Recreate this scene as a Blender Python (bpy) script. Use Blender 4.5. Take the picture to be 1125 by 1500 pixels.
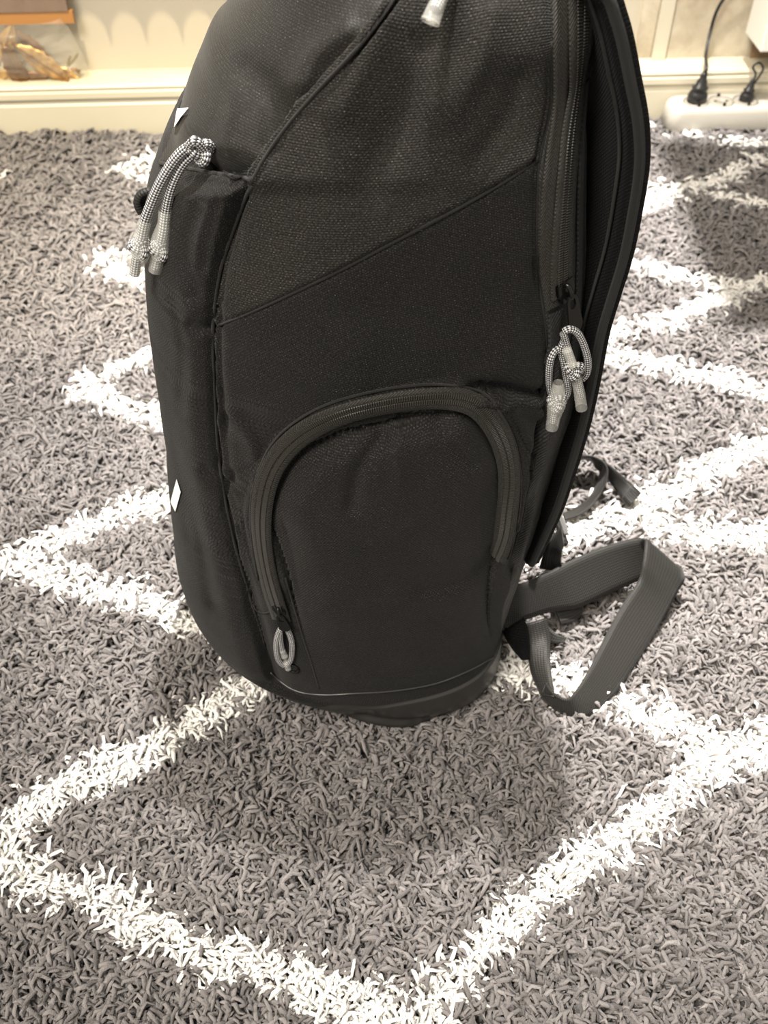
import bpy, math, random
import numpy as np
from mathutils import Vector, noise
from mathutils.bvhtree import BVHTree
random.seed(7); rng = np.random.default_rng(7)
for o in list(bpy.data.objects): bpy.data.objects.remove(o)
SC = bpy.context.scene; COL = SC.collection

# ------------------------------------------------------------------ camera, world, lights
H = .72; TH = math.radians(46.5); F = 1490.
S_, C_ = math.sin(TH), math.cos(TH)
cam = bpy.data.objects.new('camera', bpy.data.cameras.new('camera')); COL.objects.link(cam)
cam.location = (0, 0, H); cam.rotation_euler = (math.radians(90) - TH, 0, 0)
cd = cam.data; cd.sensor_fit = 'VERTICAL'; cd.sensor_height = 24; cd.lens = 24*F/1500
cd.clip_start = .02; cd.clip_end = 30
cd.dof.use_dof = True; cd.dof.focus_distance = .62; cd.dof.aperture_fstop = 8.0
SC.camera = cam
w = bpy.data.worlds.new('world'); SC.world = w; w.use_nodes = True
w.node_tree.nodes['Background'].inputs[0].default_value = (1.0, .93, .83, 1)
w.node_tree.nodes['Background'].inputs[1].default_value = .37
SC.view_settings.view_transform = 'Standard'; SC.view_settings.look = 'None'
SC.view_settings.gamma = 1; SC.view_settings.use_curve_mapping = False
SC.view_settings.exposure = 1.25
def light(name, kind, loc, target, power, color, **kw):
    d = bpy.data.lights.new(name, kind); d.energy = power; d.color = color
    for k, v in kw.items(): setattr(d, k, v)
    o = bpy.data.objects.new(name, d); COL.objects.link(o); o.location = loc
    o.rotation_euler = (Vector(target) - Vector(loc)).to_track_quat('-Z', 'Y').to_euler(); return o
light('ceiling_spot', 'SPOT', (.10, 1.0, 2.35), (.22, .94, 0), 450, (1.0, .95, .90), shadow_soft_size=.05, spot_size=math.radians(42), spot_blend=1.0)
light('ceiling_fill', 'AREA', (-.9, -.7, 2.4), (0, .6, .2), 48, (1.0, .92, .82), size=.9)  # added soft fill from above, no visible source
light('wall_fill', 'SPOT', (-.45, .62, 2.3), (-.35, 1.5, .1), 125, (1.0, .84, .58), shadow_soft_size=.03, spot_size=math.radians(34), spot_blend=.6)  # added warm fill aimed low at the wall, no visible source

# ------------------------------------------------------------------ helpers
def raydir(px, py):
    u = (px-562.5)/F; v = (py-750)/F
    return np.array([u, C_-v*S_, -S_-v*C_])
CAM = np.array([0, 0, H])
def onz(px, py, z=0.): d = raydir(px, py); return CAM + d*((z-H)/d[2])
WSL = .056
def onwall(px, py, y0): d = raydir(px, py); return CAM + d*(y0/(d[1]-WSL*d[0]))
def proj(p):
    d = p[..., 1]*C_+(H-p[..., 2])*S_; u = p[..., 1]*S_-(H-p[..., 2])*C_
    return 562.5+F*p[..., 0]/d, 750-F*u/d
YAW = math.radians(10)
U = np.array([math.cos(YAW), math.sin(YAW), 0]); V = np.array([-math.sin(YAW), math.cos(YAW), 0])
def onv(px, py, v):
    d = raydir(px, py); return CAM + d*(v/float(d@V))

def tag(o, label=None, cat=None, group=None, kind=None):
    for k, x in (('label', label), ('category', cat), ('group', group), ('kind', kind)):
        if x: o[k] = x
    return o
def empty(name, loc, label, cat, group=None):
    o = bpy.data.objects.new(name, None); COL.objects.link(o); o.location = loc; o.empty_display_size = .05
    return tag(o, label, cat, group)
def rootloc(o):
    while o.parent: o = o.parent
    return np.array(o.location)
def obj(name, vf, mat, parent=None, smooth=True, kind=None, uv=None, origin=None, sub=0):
    v, f = vf[0], vf[1]
    if len(vf) > 2 and uv is None: uv = vf[2]
    v = np.asarray(v, float)
    off = rootloc(parent) if parent else (np.zeros(3) if origin is None else np.asarray(origin, float))
    me = bpy.data.meshes.new(name); me.from_pydata((v-off).tolist(), [], [tuple(int(i) for i in q) for q in f]); me.update()
    if uv is not None:
        l = me.uv_layers.new(name='UVMap'); uv = np.asarray(uv, float)
        li = np.empty(len(me.loops), int); me.loops.foreach_get('vertex_index', li)
        l.data.foreach_set('uv', (uv[li] if len(uv) == len(v) else uv).astype(np.float32).ravel())
    if smooth: me.polygons.foreach_set('use_smooth', [True]*len(me.polygons))
    me.materials.append(mat)
    o = bpy.data.objects.new(name, me); COL.objects.link(o)
    if parent: o.parent = parent
    else: o.location = off.tolist()
    if kind: o['kind'] = kind
    if sub:
        m = o.modifiers.new('s', 'SUBSURF'); m.levels = m.render_levels = sub
    return o
def join(*ms):
    V_, F_, n = [], [], 0; UVs = []; hasuv = all(len(m) > 2 for m in ms)
    for m in ms:
        V_.append(np.asarray(m[0], float)); F_ += [tuple(i+n for i in q) for q in m[1]]; n += len(m[0])
        if hasuv: UVs.append(np.asarray(m[2], float))
    return (np.vstack(V_), F_, np.vstack(UVs)) if hasuv else (np.vstack(V_), F_)
def smooth_path(pts, n=60):
    """Catmull-Rom through points, resampled evenly"""
    P = np.asarray(pts, float)
    if len(P) < 3:
        t = np.linspace(0, 1, n)[:, None]; return P[0]*(1-t)+P[-1]*t
    Q = np.vstack([2*P[0]-P[1], P, 2*P[-1]-P[-2]]); out = []
    for i in range(1, len(Q)-2):
        t = np.linspace(0, 1, 16, endpoint=False)[:, None]; a, b, c, d = Q[i-1:i+3]
        out.append(.5*((2*b)+(-a+c)*t+(2*a-5*b+4*c-d)*t**2+(-a+3*b-3*c+d)*t**3))
    D = np.vstack(out+[P[-1:]]); L = np.r_[0, np.cumsum(np.linalg.norm(np.diff(D, axis=0), axis=1))]
    s = np.linspace(0, L[-1], n); return np.stack([np.interp(s, L, D[:, k]) for k in range(D.shape[1])], 1)
def nrm(a): return a/np.maximum(np.linalg.norm(a, axis=-1, keepdims=True), 1e-9)
def frames(P):
    T = nrm(np.gradient(P, axis=0)); N = np.zeros_like(P)
    a = np.array([0, 0, 1.]) if abs(T[0][2]) < .9 else np.array([1., 0, 0])
    N[0] = nrm(np.cross(T[0], a))
    for i in range(1, len(P)):
        n = N[i-1]-T[i]*(N[i-1]@T[i]); N[i] = nrm(n)
    return T, N, np.cross(T, N)
def tube(pts, r, n=60, k=10, sm=True, cap=True):
    P = smooth_path(pts, n) if sm else np.asarray(pts, float); n = len(P)
    T, N, B = frames(P); r = np.interp(np.linspace(0, 1, n), np.linspace(0, 1, len(np.atleast_1d(r))), np.atleast_1d(r))
    a = np.linspace(0, 2*np.pi, k+1)
    ring = N[:, None]*np.cos(a)[None, :, None]+B[:, None]*np.sin(a)[None, :, None]
    v = (P[:, None]+ring*r[:, None, None]).reshape(-1, 3)
    L = np.r_[0, np.cumsum(np.linalg.norm(np.diff(P, axis=0), axis=1))]
    uv = np.stack(np.broadcast_arrays(np.linspace(0, 1, k+1)[None, :], L[:, None]), -1).reshape(-1, 2)
    f = [(i*(k+1)+j, i*(k+1)+j+1, (i+1)*(k+1)+j+1, (i+1)*(k+1)+j) for i in range(n-1) for j in range(k)]
    if cap:
        v = np.vstack([v, P[0], P[-1]]); uv = np.vstack([uv, [0, 0], [0, L[-1]]]); b = n*(k+1)
        f += [(b, j+1, j) for j in range(k)]+[(b+1, (n-1)*(k+1)+j, (n-1)*(k+1)+j+1) for j in range(k)]
    return v, f, uv
def strip(A, B, th, n=60, wid=4, nrmdir=None, bulge=0.):
    """a thick ribbon between edge polylines A and B (3D)"""
    A = smooth_path(A, n); B = smooth_path(B, n)
    T = nrm(np.gradient((A+B)/2, axis=0)); W = nrm(B-A); N = nrm(np.cross(T, W))
    if nrmdir is not None and (N@np.asarray(nrmdir)).mean() < 0: N = -N
    s = np.linspace(0, 1, wid+1); L = np.r_[0, np.cumsum(np.linalg.norm(np.diff((A+B)/2, axis=0), axis=1))]
    v = []; uv = []
    for sg in (1, -1):
        h = np.array([th*.5+bulge*math.sin(math.pi*x) if sg > 0 else -th*.5-bulge*.3*math.sin(math.pi*x) for x in s])
        v.append((A[:, None]*(1-s)[None, :, None]+B[:, None]*s[None, :, None]+N[:, None]*h[None, :, None]).reshape(-1, 3))
        uv.append(np.stack(np.broadcast_arrays(s[None, :]*np.linalg.norm(B-A, axis=1).mean(), L[:, None]), -1).reshape(-1, 2))
    v = np.vstack(v); uv = np.vstack(uv); m = wid+1; o2 = n*m; f = []
    for i in range(n-1):
        for j in range(wid):
            q = (i*m+j, i*m+j+1, (i+1)*m+j+1, (i+1)*m+j); f.append(q); f.append(tuple(o2+k for k in q[::-1]))
        f.append((i*m, (i+1)*m, o2+(i+1)*m, o2+i*m)); f.append((i*m+wid, o2+i*m+wid, o2+(i+1)*m+wid, (i+1)*m+wid))
    for j in range(wid):
        f.append((j, o2+j, o2+j+1, j+1)); e = (n-1)*m; f.append((e+j, e+j+1, o2+e+j+1, o2+e+j))
    return v, f, uv
def box(c, s, ax=None, bev=0.):
    """box with chamfered edges: centre, half sizes, axes"""
    import bmesh
    bm = bmesh.new(); bmesh.ops.create_cube(bm, size=2)
    for q in bm.verts: q.co = Vector([q.co[i]*s[i] for i in range(3)])
    if bev: bmesh.ops.bevel(bm, geom=list(bm.edges), offset=bev, segments=3, profile=.6, affect='EDGES')
    bm.verts.index_update()
    v = np.array([q.co[:] for q in bm.verts]); f = [[q.index for q in p.verts] for p in bm.faces]; bm.free()
    ax = np.eye(3) if ax is None else np.array(ax)
    return v@ax+np.asarray(c), f
def prism(poly, c, ax, th, bev=0):
    """flat outline (2D pts) extruded by th along ax[2]"""
    p = np.asarray(poly, float); n = len(p); ax = np.array(ax); c = np.asarray(c)
    v = []
    for q, sc_ in ((0, 1), (1, 1)):
        v.append(c+p[:, :1]*ax[0]+p[:, 1:]*ax[1]+ax[2]*(th*q))
    f = [tuple(range(n))[::-1], tuple(range(n, 2*n))]+[(i, (i+1) % n, n+(i+1) % n, n+i) for i in range(n)]
    return np.vstack(v), f
def annulus(c, ax, ro, ri, th, n=28, sx=1.):
    ax = np.array(ax); a = np.linspace(0, 2*np.pi, n, endpoint=False); v = []
    for r, h in ((ri, 0), (ro, 0), (ro*.97, th), (ri*1.08, th)):
        v.append(np.asarray(c)+np.cos(a)[:, None]*r*sx*ax[0]+np.sin(a)[:, None]*r*ax[1]+ax[2]*h)
    f = [(k*n+i, k*n+(i+1) % n, ((k+1) % 4)*n+(i+1) % n, ((k+1) % 4)*n+i) for k in range(4) for i in range(n)]
    return np.vstack(v), f

# ------------------------------------------------------------------ materials
def lin(c): return tuple(((x/255+.055)/1.055)**2.4 if x/255 > .04045 else x/255/12.92 for x in c)+(1,)
class MT:
    def __init__(s, name, base=(.5, .5, .5, 1), rough=.6, **kw):
        s.m = bpy.data.materials.new(name); s.m.use_nodes = True; s.t = s.m.node_tree
        s.b = s.t.nodes['Principled BSDF']; s.b.inputs['Base Color'].default_value = base; s.b.inputs['Roughness'].default_value = rough
        for k, v in kw.items(): s.b.inputs[k.replace('_', ' ')].default_value = v
    def n(s, t, **kw):
        o = s.t.nodes.new(t)
        for k, v in kw.items(): setattr(o, k, v)
        return o
    def l(s, a, b): s.t.links.new(a, b)
    def math(s, op, a, b=None, c=None):
        o = s.n('ShaderNodeMath', operation=op)
        for i, x in enumerate((a, b, c)):
            if x is None: continue
            if isinstance(x, (int, float)): o.inputs[i].default_value = x
            else: s.l(x, o.inputs[i])
        return o.outputs[0]
    def uv(s, src='UV'):
        tc = s.n('ShaderNodeTexCoord'); sp = s.n('ShaderNodeSeparateXYZ'); s.l(tc.outputs[src], sp.inputs[0]); return tc.outputs[src], sp.outputs
    def noise(s, vec, scale, detail=3, rough=.55):
        o = s.n('ShaderNodeTexNoise'); o.inputs['Scale'].default_value = scale; o.inputs['Detail'].default_value = detail; o.inputs['Roughness'].default_value = rough
        s.l(vec, o.inputs['Vector']); return o.outputs['Fac']
    def mix(s, fac, a, b, out='Base Color'):
        o = s.n('ShaderNodeMix', data_type='RGBA')
        if isinstance(fac, (int, float)): o.inputs[0].default_value = fac
        else: s.l(fac, o.inputs[0])
        for i, x in ((6, a), (7, b)):
            if isinstance(x, tuple): o.inputs[i].default_value = x
            else: s.l(x, o.inputs[i])
        if out: s.l(o.outputs[2], s.b.inputs[out])
        return o.outputs[2]
    def ramp(s, fac, a, b):
        o = s.n('ShaderNodeMapRange'); o.inputs[1].default_value = a; o.inputs[2].default_value = b; s.l(fac, o.inputs[0]); return o.outputs[0]
    def bump(s, h, strength=.5, dist=.001):
        o = s.n('ShaderNodeBump'); o.inputs['Strength'].default_value = strength; o.inputs['Distance'].default_value = dist
        s.l(h, o.inputs['Height']); s.l(o.outputs[0], s.b.inputs['Normal'])

def fabric(name, dark=(.0035, .0034, .0033, 1), lite=(.055, .052, .045, 1), ku=430, kv=620, ang=0., rough=.72, sheen=.25, bmp=.55):
    """woven polyester: rows of thread in UV metres, sparkle of single threads painted into the colour"""
    ku, kv = ku*1.45, kv*1.4; m = MT(name, dark, rough); m.b.inputs['Sheen Weight'].default_value = sheen*.2; m.b.inputs['Sheen Roughness'].default_value = .45
    m.b.inputs['Specular IOR Level'].default_value = .09
    tc, u = m.uv(); ca, sa = math.cos(ang), math.sin(ang)
    a = m.math('ADD', m.math('MULTIPLY', u[0], ca), m.math('MULTIPLY', u[1], sa)); b = m.math('SUBTRACT', m.math('MULTIPLY', u[1], ca), m.math('MULTIPLY', u[0], sa))
    row = m.math('FLOOR', m.math('MULTIPLY', b, kv))
    sa_ = m.math('SINE', m.math('ADD', m.math('MULTIPLY', a, ku*2*math.pi), m.math('MULTIPLY', row, math.pi)))
    sb_ = m.math('ABSOLUTE', m.math('SINE', m.math('MULTIPLY', b, kv*math.pi)))
    h = m.math('MULTIPLY', m.math('MULTIPLY_ADD', sa_, .35, .65), sb_)
    n1 = m.noise(tc, 900, 2); n2 = m.noise(tc, 22, 4)
    f = m.math('MULTIPLY', h, m.ramp(n1, .38, .75)); f = m.math('MULTIPLY_ADD', m.ramp(n2, .3, .75), .10, f)
    c0 = m.mix(m.math('MINIMUM', f, 1.), dark, lite, out=None); n3 = m.noise(tc, 1500, 1); sp = m.math('MULTIPLY', m.ramp(n3, .66, .74), h)
    m.mix(m.math('MULTIPLY', sp, .7), c0, tuple(min(1, x*5) for x in lite[:3])+(1,)); m.bump(h, bmp, .0006); return m.m
def tape(name, dark, lite, w=.008, k=520, rough=.6):
    """herringbone twill"""
    m = MT(name, dark, rough); m.b.inputs['Sheen Weight'].default_value = .05; m.b.inputs['Specular IOR Level'].default_value = .2; tc, u = m.uv()
    z = m.math('PINGPONG', u[0], w/2); a = m.math('SINE', m.math('MULTIPLY', m.math('ADD', m.math('MULTIPLY', z, 1.3), u[1]), k*2*math.pi))
    h = m.math('MULTIPLY_ADD', a, .5, .5); n1 = m.noise(tc, 700, 2)
    m.mix(m.math('MULTIPLY', h, m.ramp(n1, .3, .75)), dark, lite); m.bump(h, .5, .0005); return m.m
M = {}
M['body'] = fabric('black_ribbed_fabric', ku=330, kv=560, ang=.06)  # light threads lifted, painting the upper panel's sheen into the colour
M['lower'] = fabric('black_woven_fabric', (.003, .0029, .0028, 1), (.032, .0305, .028, 1), ku=420, kv=600, ang=-.35)
M['pocket'] = fabric('black_pocket_fabric', (.0035, .0034, .0034, 1), (.040, .038, .035, 1), ku=330, kv=560, ang=.12)
M['lid'] = fabric('black_coated_fabric', (.008, .0078, .0072, 1), (.042, .040, .035, 1), ku=330, kv=520, ang=.0, rough=.5, sheen=.3, bmp=.22)
M['gusset'] = tape('black_gusset_twill', (.007, .0068, .0062, 1), (.034, .032, .028, 1), .016, 420)
M['tape'] = tape('black_zip_tape', (.008, .0078, .0068, 1), (.042, .039, .032, 1), .0075, 520)
M['bind'] = tape('black_binding_tape', (.004, .004, .004, 1), (.034, .034, .034, 1), .03, 330)
M['mesh'] = fabric('black_mesh_fabric', (.0012, .0012, .0012, 1), (.010, .010, .011, 1), ku=420, kv=420, ang=.75, sheen=.1)
M['teeth'] = MT('black_nylon_zip_teeth', (.022, .021, .018, 1), .4).m
M['rubber'] = MT('black_coated_base', (.020, .0195, .018, 1), .36).m  # base colour lifted to paint in the sheen of the base
M['pipe'] = tape('black_piping', (.006, .006, .0055, 1), (.03, .028, .026, 1), .004, 600)
M['dark'] = MT('black_hole_shade', (.003, .003, .003, 1), .9).m  # near-black discs paint the shade inside grommet and socket holes
M['metal'] = MT('black_enamel_metal', (.012, .012, .012, 1), .22, Metallic=.6).m
M['plastic'] = MT('black_plastic', (.012, .012, .012, 1), .35).m
M['print'] = MT('white_print', (.9, .9, .88, 1), .5).m
def webbing():
    m = MT('black_nylon_webbing', (.012, .012, .011, 1), .5); m.b.inputs['Sheen Weight'].default_value = .06; m.b.inputs['Specular IOR Level'].default_value = .25; tc, u = m.uv()
    a = m.math('ABSOLUTE', m.math('SINE', m.math('MULTIPLY', u[1], math.pi*620)))
    b = m.math('SINE', m.math('MULTIPLY', u[0], 2*math.pi*420)); h = m.math('MULTIPLY', a, m.math('MULTIPLY_ADD', b, .25, .75))
    m.mix(h, (.003, .003, .0028, 1), (.028, .0265, .0235, 1)); m.bump(h, .5, .0006); return m.m
M['web'] = webbing()
def cordmat():
    m = MT('braided_cord', (.02, .02, .02, 1), .6); tc, u = m.uv()
    a = m.math('SINE', m.math('MULTIPLY', m.math('ADD', m.math('MULTIPLY', u[0], 5), m.math('MULTIPLY', u[1], 330)), 2*math.pi))
    b = m.math('SINE', m.math('MULTIPLY', m.math('SUBTRACT', m.math('MULTIPLY', u[0], 5), m.math('MULTIPLY', u[1], 330)), 2*math.pi))
    p = m.math('MULTIPLY', a, b); m.mix(m.ramp(p, .0, .18), (.012, .012, .016, 1), (.50, .50, .50, 1))
    m.bump(m.math('ABSOLUTE', p), .5, .0008); return m.m
M['cord'] = cordmat()
def clearmat(name, col, alpha, rough=.12):
    m = MT(name, col, rough); t = m.n('ShaderNodeBsdfTransparent'); mx = m.n('ShaderNodeMixShader'); mx.inputs[0].default_value = alpha
    t.inputs[0].default_value = (.97, .97, .95, 1)
    m.l(t.outputs[0], mx.inputs[1]); m.l(m.b.outputs[0], mx.inputs[2]); m.l(mx.outputs[0], m.t.nodes['Material Output'].inputs[0]); return m.m
M['sheath'] = clearmat('clear_plastic_sheath', (.9, .9, .86, 1), .20, .10)
M['film'] = clearmat('clear_bag_film', (.80, .74, .62, 1), .15, .08)
def pile():
    m = MT('rug_yarn', (.2, .2, .2, 1), .9); m.b.inputs['Sheen Weight'].default_value = .25; m.b.inputs['Specular IOR Level'].default_value = .15
    a = m.n('ShaderNodeAttribute', attribute_name='Col'); m.l(a.outputs['Color'], m.b.inputs['Base Color'])
    tc, u = m.uv('Object'); m.bump(m.noise(tc, 1300, 3), 1., .0016); return m.m
M['pile'] = pile()
def painted(name, col, rough=.45, var=.06, sc=7.):
    m = MT(name, col, rough); tc, u = m.uv('Object'); n = m.noise(tc, sc, 5)
    d = tuple(x*(1-var*2) for x in col[:3])+(1,); m.mix(m.ramp(n, .3, .7), d, col); m.bump(m.noise(tc, 160, 3), .15, .0006); return m.m
M['trim'] = painted('cream_trim_paint', (.57, .525, .40, 1), .35, .02)
M['wall'] = painted('cream_wall_paint', (.50, .45, .345, 1), .6, .03)
def worn():
    m = MT('worn_beige_plaster', (.5, .42, .3, 1), .6); tc, u = m.uv('Object')
    n = m.noise(tc, 14, 6, .65); n2 = m.noise(tc, 70, 4, .7)
    c = m.mix(m.ramp(n, .35, .65), (.36, .30, .21, 1), (.56, .50, .38, 1), out=None)
    m.mix(m.math('MULTIPLY', m.ramp(n2, .56, .7), .4), c, (.36, .29, .19, 1)); m.bump(n2, .3, .001); return m.m
M['worn'] = worn()
M['floor'] = painted('grey_floor', (.3, .28, .25, 1), .5, .05)
M['backing'] = MT('rug_backing', (.07, .065, .063, 1), .95).m
M['white_plastic'] = MT('white_plastic', (.46, .435, .38, 1), .3).m
M['socket_shade'] = MT('white_plastic_socket_shade', (.30, .28, .235, 1), .35).m  # plastic darkened to paint the recess shade of the sockets
M['desk'] = painted('white_laminate', (.75, .72, .66, 1), .4, .02)
M['brown'] = painted('brown_cardboard', (.26, .17, .09, 1), .8, .1, 30)
M['header'] = painted('grey_brown_card', (.20, .14, .10, 1), .7, .1, 40)
M['orange'] = MT('orange_card', (.36, .17, .05, 1), .6).m
def gold():
    m = MT('bronze_gold_leaf', (.5, .28, .08, 1), .32, Metallic=.75); tc, u = m.uv('Object')
    m.mix(m.ramp(m.noise(tc, 60, 3), .35, .65), (.30, .15, .05, 1), (.80, .50, .16, 1)); return m.m
M['gold'] = gold()
M['bronze'] = MT('dark_bronze', (.16, .07, .02, 1), .3, Metallic=.6).m
M['twig'] = MT('olive_twig', (.16, .11, .02, 1), .5).m
M['rad'] = painted('cream_radiator_paint', (.8, .76, .66, 1), .35, .02)

# ------------------------------------------------------------------ room
def wpt(x, z, off): return np.array([x, off+WSL*x, z])
def wallbox(x0, x1, o0, o1, z0, z1):
    v = [wpt(x, z, o) for x in (x0, x1) for o in (o0, o1) for z in (z0, z1)]
    return v, [(0, 1, 3, 2), (4, 6, 7, 5), (0, 4, 5, 1), (2, 3, 7, 6), (0, 2, 6, 4), (1, 5, 7, 3)]
WY = 1.48; WB = WY+.048
tag(obj('floor', ([(-2.4, -2, -.012), (2.4, -2, -.012), (2.4, 1.75, -.012), (-2.4, 1.75, -.012), (-2.4, -2, -.03), (2.4, -2, -.03), (2.4, 1.75, -.03), (-2.4, 1.75, -.03)],
    [(0, 1, 2, 3), (7, 6, 5, 4), (0, 4, 5, 1), (1, 5, 6, 2), (2, 6, 7, 3), (3, 7, 4, 0)]), M['floor'], smooth=False), 'bare floor beneath the shaggy rug', 'floor', kind='structure')
tag(obj('wall_back', wallbox(-2.2, 2.2, WB, WB+.05, -.012, 2.5), M['wall'], smooth=False), 'cream painted wall behind the backpack', 'wall', kind='structure')
prof = [(0, -.012), (0, .050), (.003, .053), (.003, .056), (0, .0585), (-.002, .061), (-.002, .069), (.001, .071), (.001, .0735), (-.001, .0755), (.001, .079), (.006, .080), (.049, .081), (.049, -.012)]
n = len(prof); v = [wpt(x, z, WY+o) for x in (-2.2, 2.2) for o, z in prof]
f = [(i, (i+1) % n, n+(i+1) % n, n+i) for i in range(n)]+[tuple(range(n))[::-1], tuple(range(n, 2*n))]
tag(obj('baseboard_back', (v, f), M['trim'], smooth=False), 'cream moulded baseboard with ledge running along the wall', 'baseboard', kind='structure')
# right-hand boarding of the wall: pale upright strips and a worn panel
xs = onwall(968, 100, WB)[0]; xe = onwall(1200, 60, WB)[0]
tag(obj('trim_1', wallbox(onwall(950, 95, WB)[0], xs, WB-.012, WB, .081, .6), M['trim'], smooth=False), 'pale upright strip on the wall left of the worn panel', 'trim', kind='structure')
tag(obj('trim_2', wallbox(xs+.001, xe, WB-.006, WB, .081, .6), M['worn'], smooth=False), 'worn mottled beige wall panel behind the power strip', 'wall panel', kind='structure')
tag(obj('trim_3', wallbox(onwall(926, 95, WB)[0], onwall(950, 95, WB)[0]-.001, WB-.004, WB, .081, .6), M['worn'], smooth=False), 'narrow worn beige wall strip just right of the backpack', 'wall panel', kind='structure')

# ------------------------------------------------------------------ backpack body: loft of measured cross-sections
ZK = np.array([0, .015, .03, .06, .10, .15, .20, .25, .30, .35, .40, .45, .49, .52, .545, .56])
NEAR = np.interp(ZK, [0, .02, .08, .2, .35, .45, .52, .56], [.436, .425, .424, .420, .426, .442, .466, .50])
WID = np.interp(ZK, [0, .05, .2, .4, .5, .56], [.22, .25, .27, .25, .23, .17])
LK = np.array([.034, .014, -.003, -.024, -.036, -.032, -.028, -.022, -.018, -.013, -.004, .012, .040, .066, .083, .10])
RK = np.array([.222, .226, .2264, .2242, .2302, .2351, .2362, .2424, .2480, .2444, .24, .2333, .2302, .2351, .240, .235])
LEFT = np.array([(-60, 400), (0, 345), (22, 327), (75, 287), (130, 270), (165, 262), (190, 254), (230, 247), (250, 236), (270, 214), (290, 204), (340, 204), (400, 209), (510, 222), (590, 235), (640, 241), (740, 250), (830, 263), (920, 286), (960, 312)])
RIGHT = np.array([(-60, 905), (5, 890), (50, 866), (100, 859), (260, 860), (400, 858), (480, 855), (560, 850), (640, 822), (700, 802), (770, 785), (830, 765), (870, 742), (930, 735), (975, 733), (1000, 728)])
NZ, NT = 370, 600
zz = np.interp(np.linspace(0, 1, NZ), np.linspace(0, 1, 9), [0, .055, .13, .20, .27, .34, .42, .50, .56])
tt = np.linspace(0, 2*np.pi, NT, endpoint=False)
def cubic(x, xk, yk):
    P = smooth_path(np.stack([xk, yk], 1), 400); return np.interp(x, P[:, 0], P[:, 1])
def section(z, t):
    L = cubic(z, ZK, LK); R = cubic(z, ZK, RK); N = cubic(z, ZK, NEAR); B = cubic(z, ZK, WID)/2; A = (R-L)/2
    ct, st = np.cos(t), np.sin(t); p = np.where(ct < 0, np.interp(z, [0, .06, .56], [2.0, 2.15, 2.05]), np.interp(z, [0, .08, .2], [2.5, 3.2, 4.0]))
    a = A*np.sign(ct)*abs(ct)**(2/p); b = B*np.sign(st)*abs(st)**(2/p)
    return (L+R)/2+a, N+B+b, ct, st
zg, tg = np.meshgrid(zz, tt, indexing='ij')
def gridnormals(P):
    dt = np.roll(P, -1, 1)-np.roll(P, 1, 1); dz = np.gradient(P, axis=0); return nrm(np.cross(dt, dz))
idx = (NT-np.arange(NT)) % NT
def sdist(curve, X, Y, n=90):
    """signed distance to an open smooth curve, positive on its right-hand side when walking down the list (image x to the right)"""
    P = smooth_path(curve, n); best = np.full(X.shape, 1e9); sg = np.zeros(X.shape); par = np.zeros(X.shape)
    for i in range(n-1):
        a, b = P[i], P[i+1]; d = b-a; L2 = d@d
        t = np.clip(((X-a[0])*d[0]+(Y-a[1])*d[1])/L2, 0, 1)
        dx = X-a[0]-t*d[0]; dy = Y-a[1]-t*d[1]; q = np.hypot(dx, dy); m = q < best
        best = np.where(m, q, best); sg = np.where(m, np.sign(dx*d[1]-dy*d[0]), sg); par = np.where(m, (i+t)/(n-1), par)
    return best*np.where(sg == 0, 1, sg), par
def inpoly(poly, X, Y):
    r = np.zeros(X.shape, bool); n = len(poly)
    for i in range(n):
        (x0, y0), (x1, y1) = poly[i], poly[(i+1) % n]
        if y0 == y1: continue
        c = ((y0 > Y) != (y1 > Y)) & (X < (x1-x0)*(Y-y0)/(y1-y0)+x0); r ^= c
    return r
def sm(x): x = np.clip(x, 0, 1); return x*x*(3-2*x)
S_C = [(640, -120), (600, -40), (562, 20), (515, 80), (470, 128), (425, 180), (390, 228), (366, 275), (338, 350), (320, 410), (312, 490), (315, 580), (322, 680), (340, 780), (362, 860), (388, 945), (410, 1015), (420, 1080)]
G_C = [(800, -140), (804, -40), (807, 60), (806, 150), (794, 210), (787, 260), (786, 380), (797, 465), (802, 550), (792, 640), (770, 740), (748, 850), (735, 900), (730, 1000), (728, 1060)]
D_C = [(300, 488), (322, 476), (380, 452), (440, 424), (500, 395), (560, 363), (620, 332), (680, 300), (735, 268), (790, 234)]
ARCH = [(420, 842), (405, 795), (394, 762), (399, 730), (412, 700), (440, 660), (495, 632), (545, 617), (589, 606), (640, 598), (672, 598), (698, 609), (716, 635), (734, 675), (739, 710), (737, 755), (728, 805), (720, 850), (716, 900), (716, 1010), (600, 1040), (475, 1040), (468, 1012), (454, 964), (436, 907)]
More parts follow.
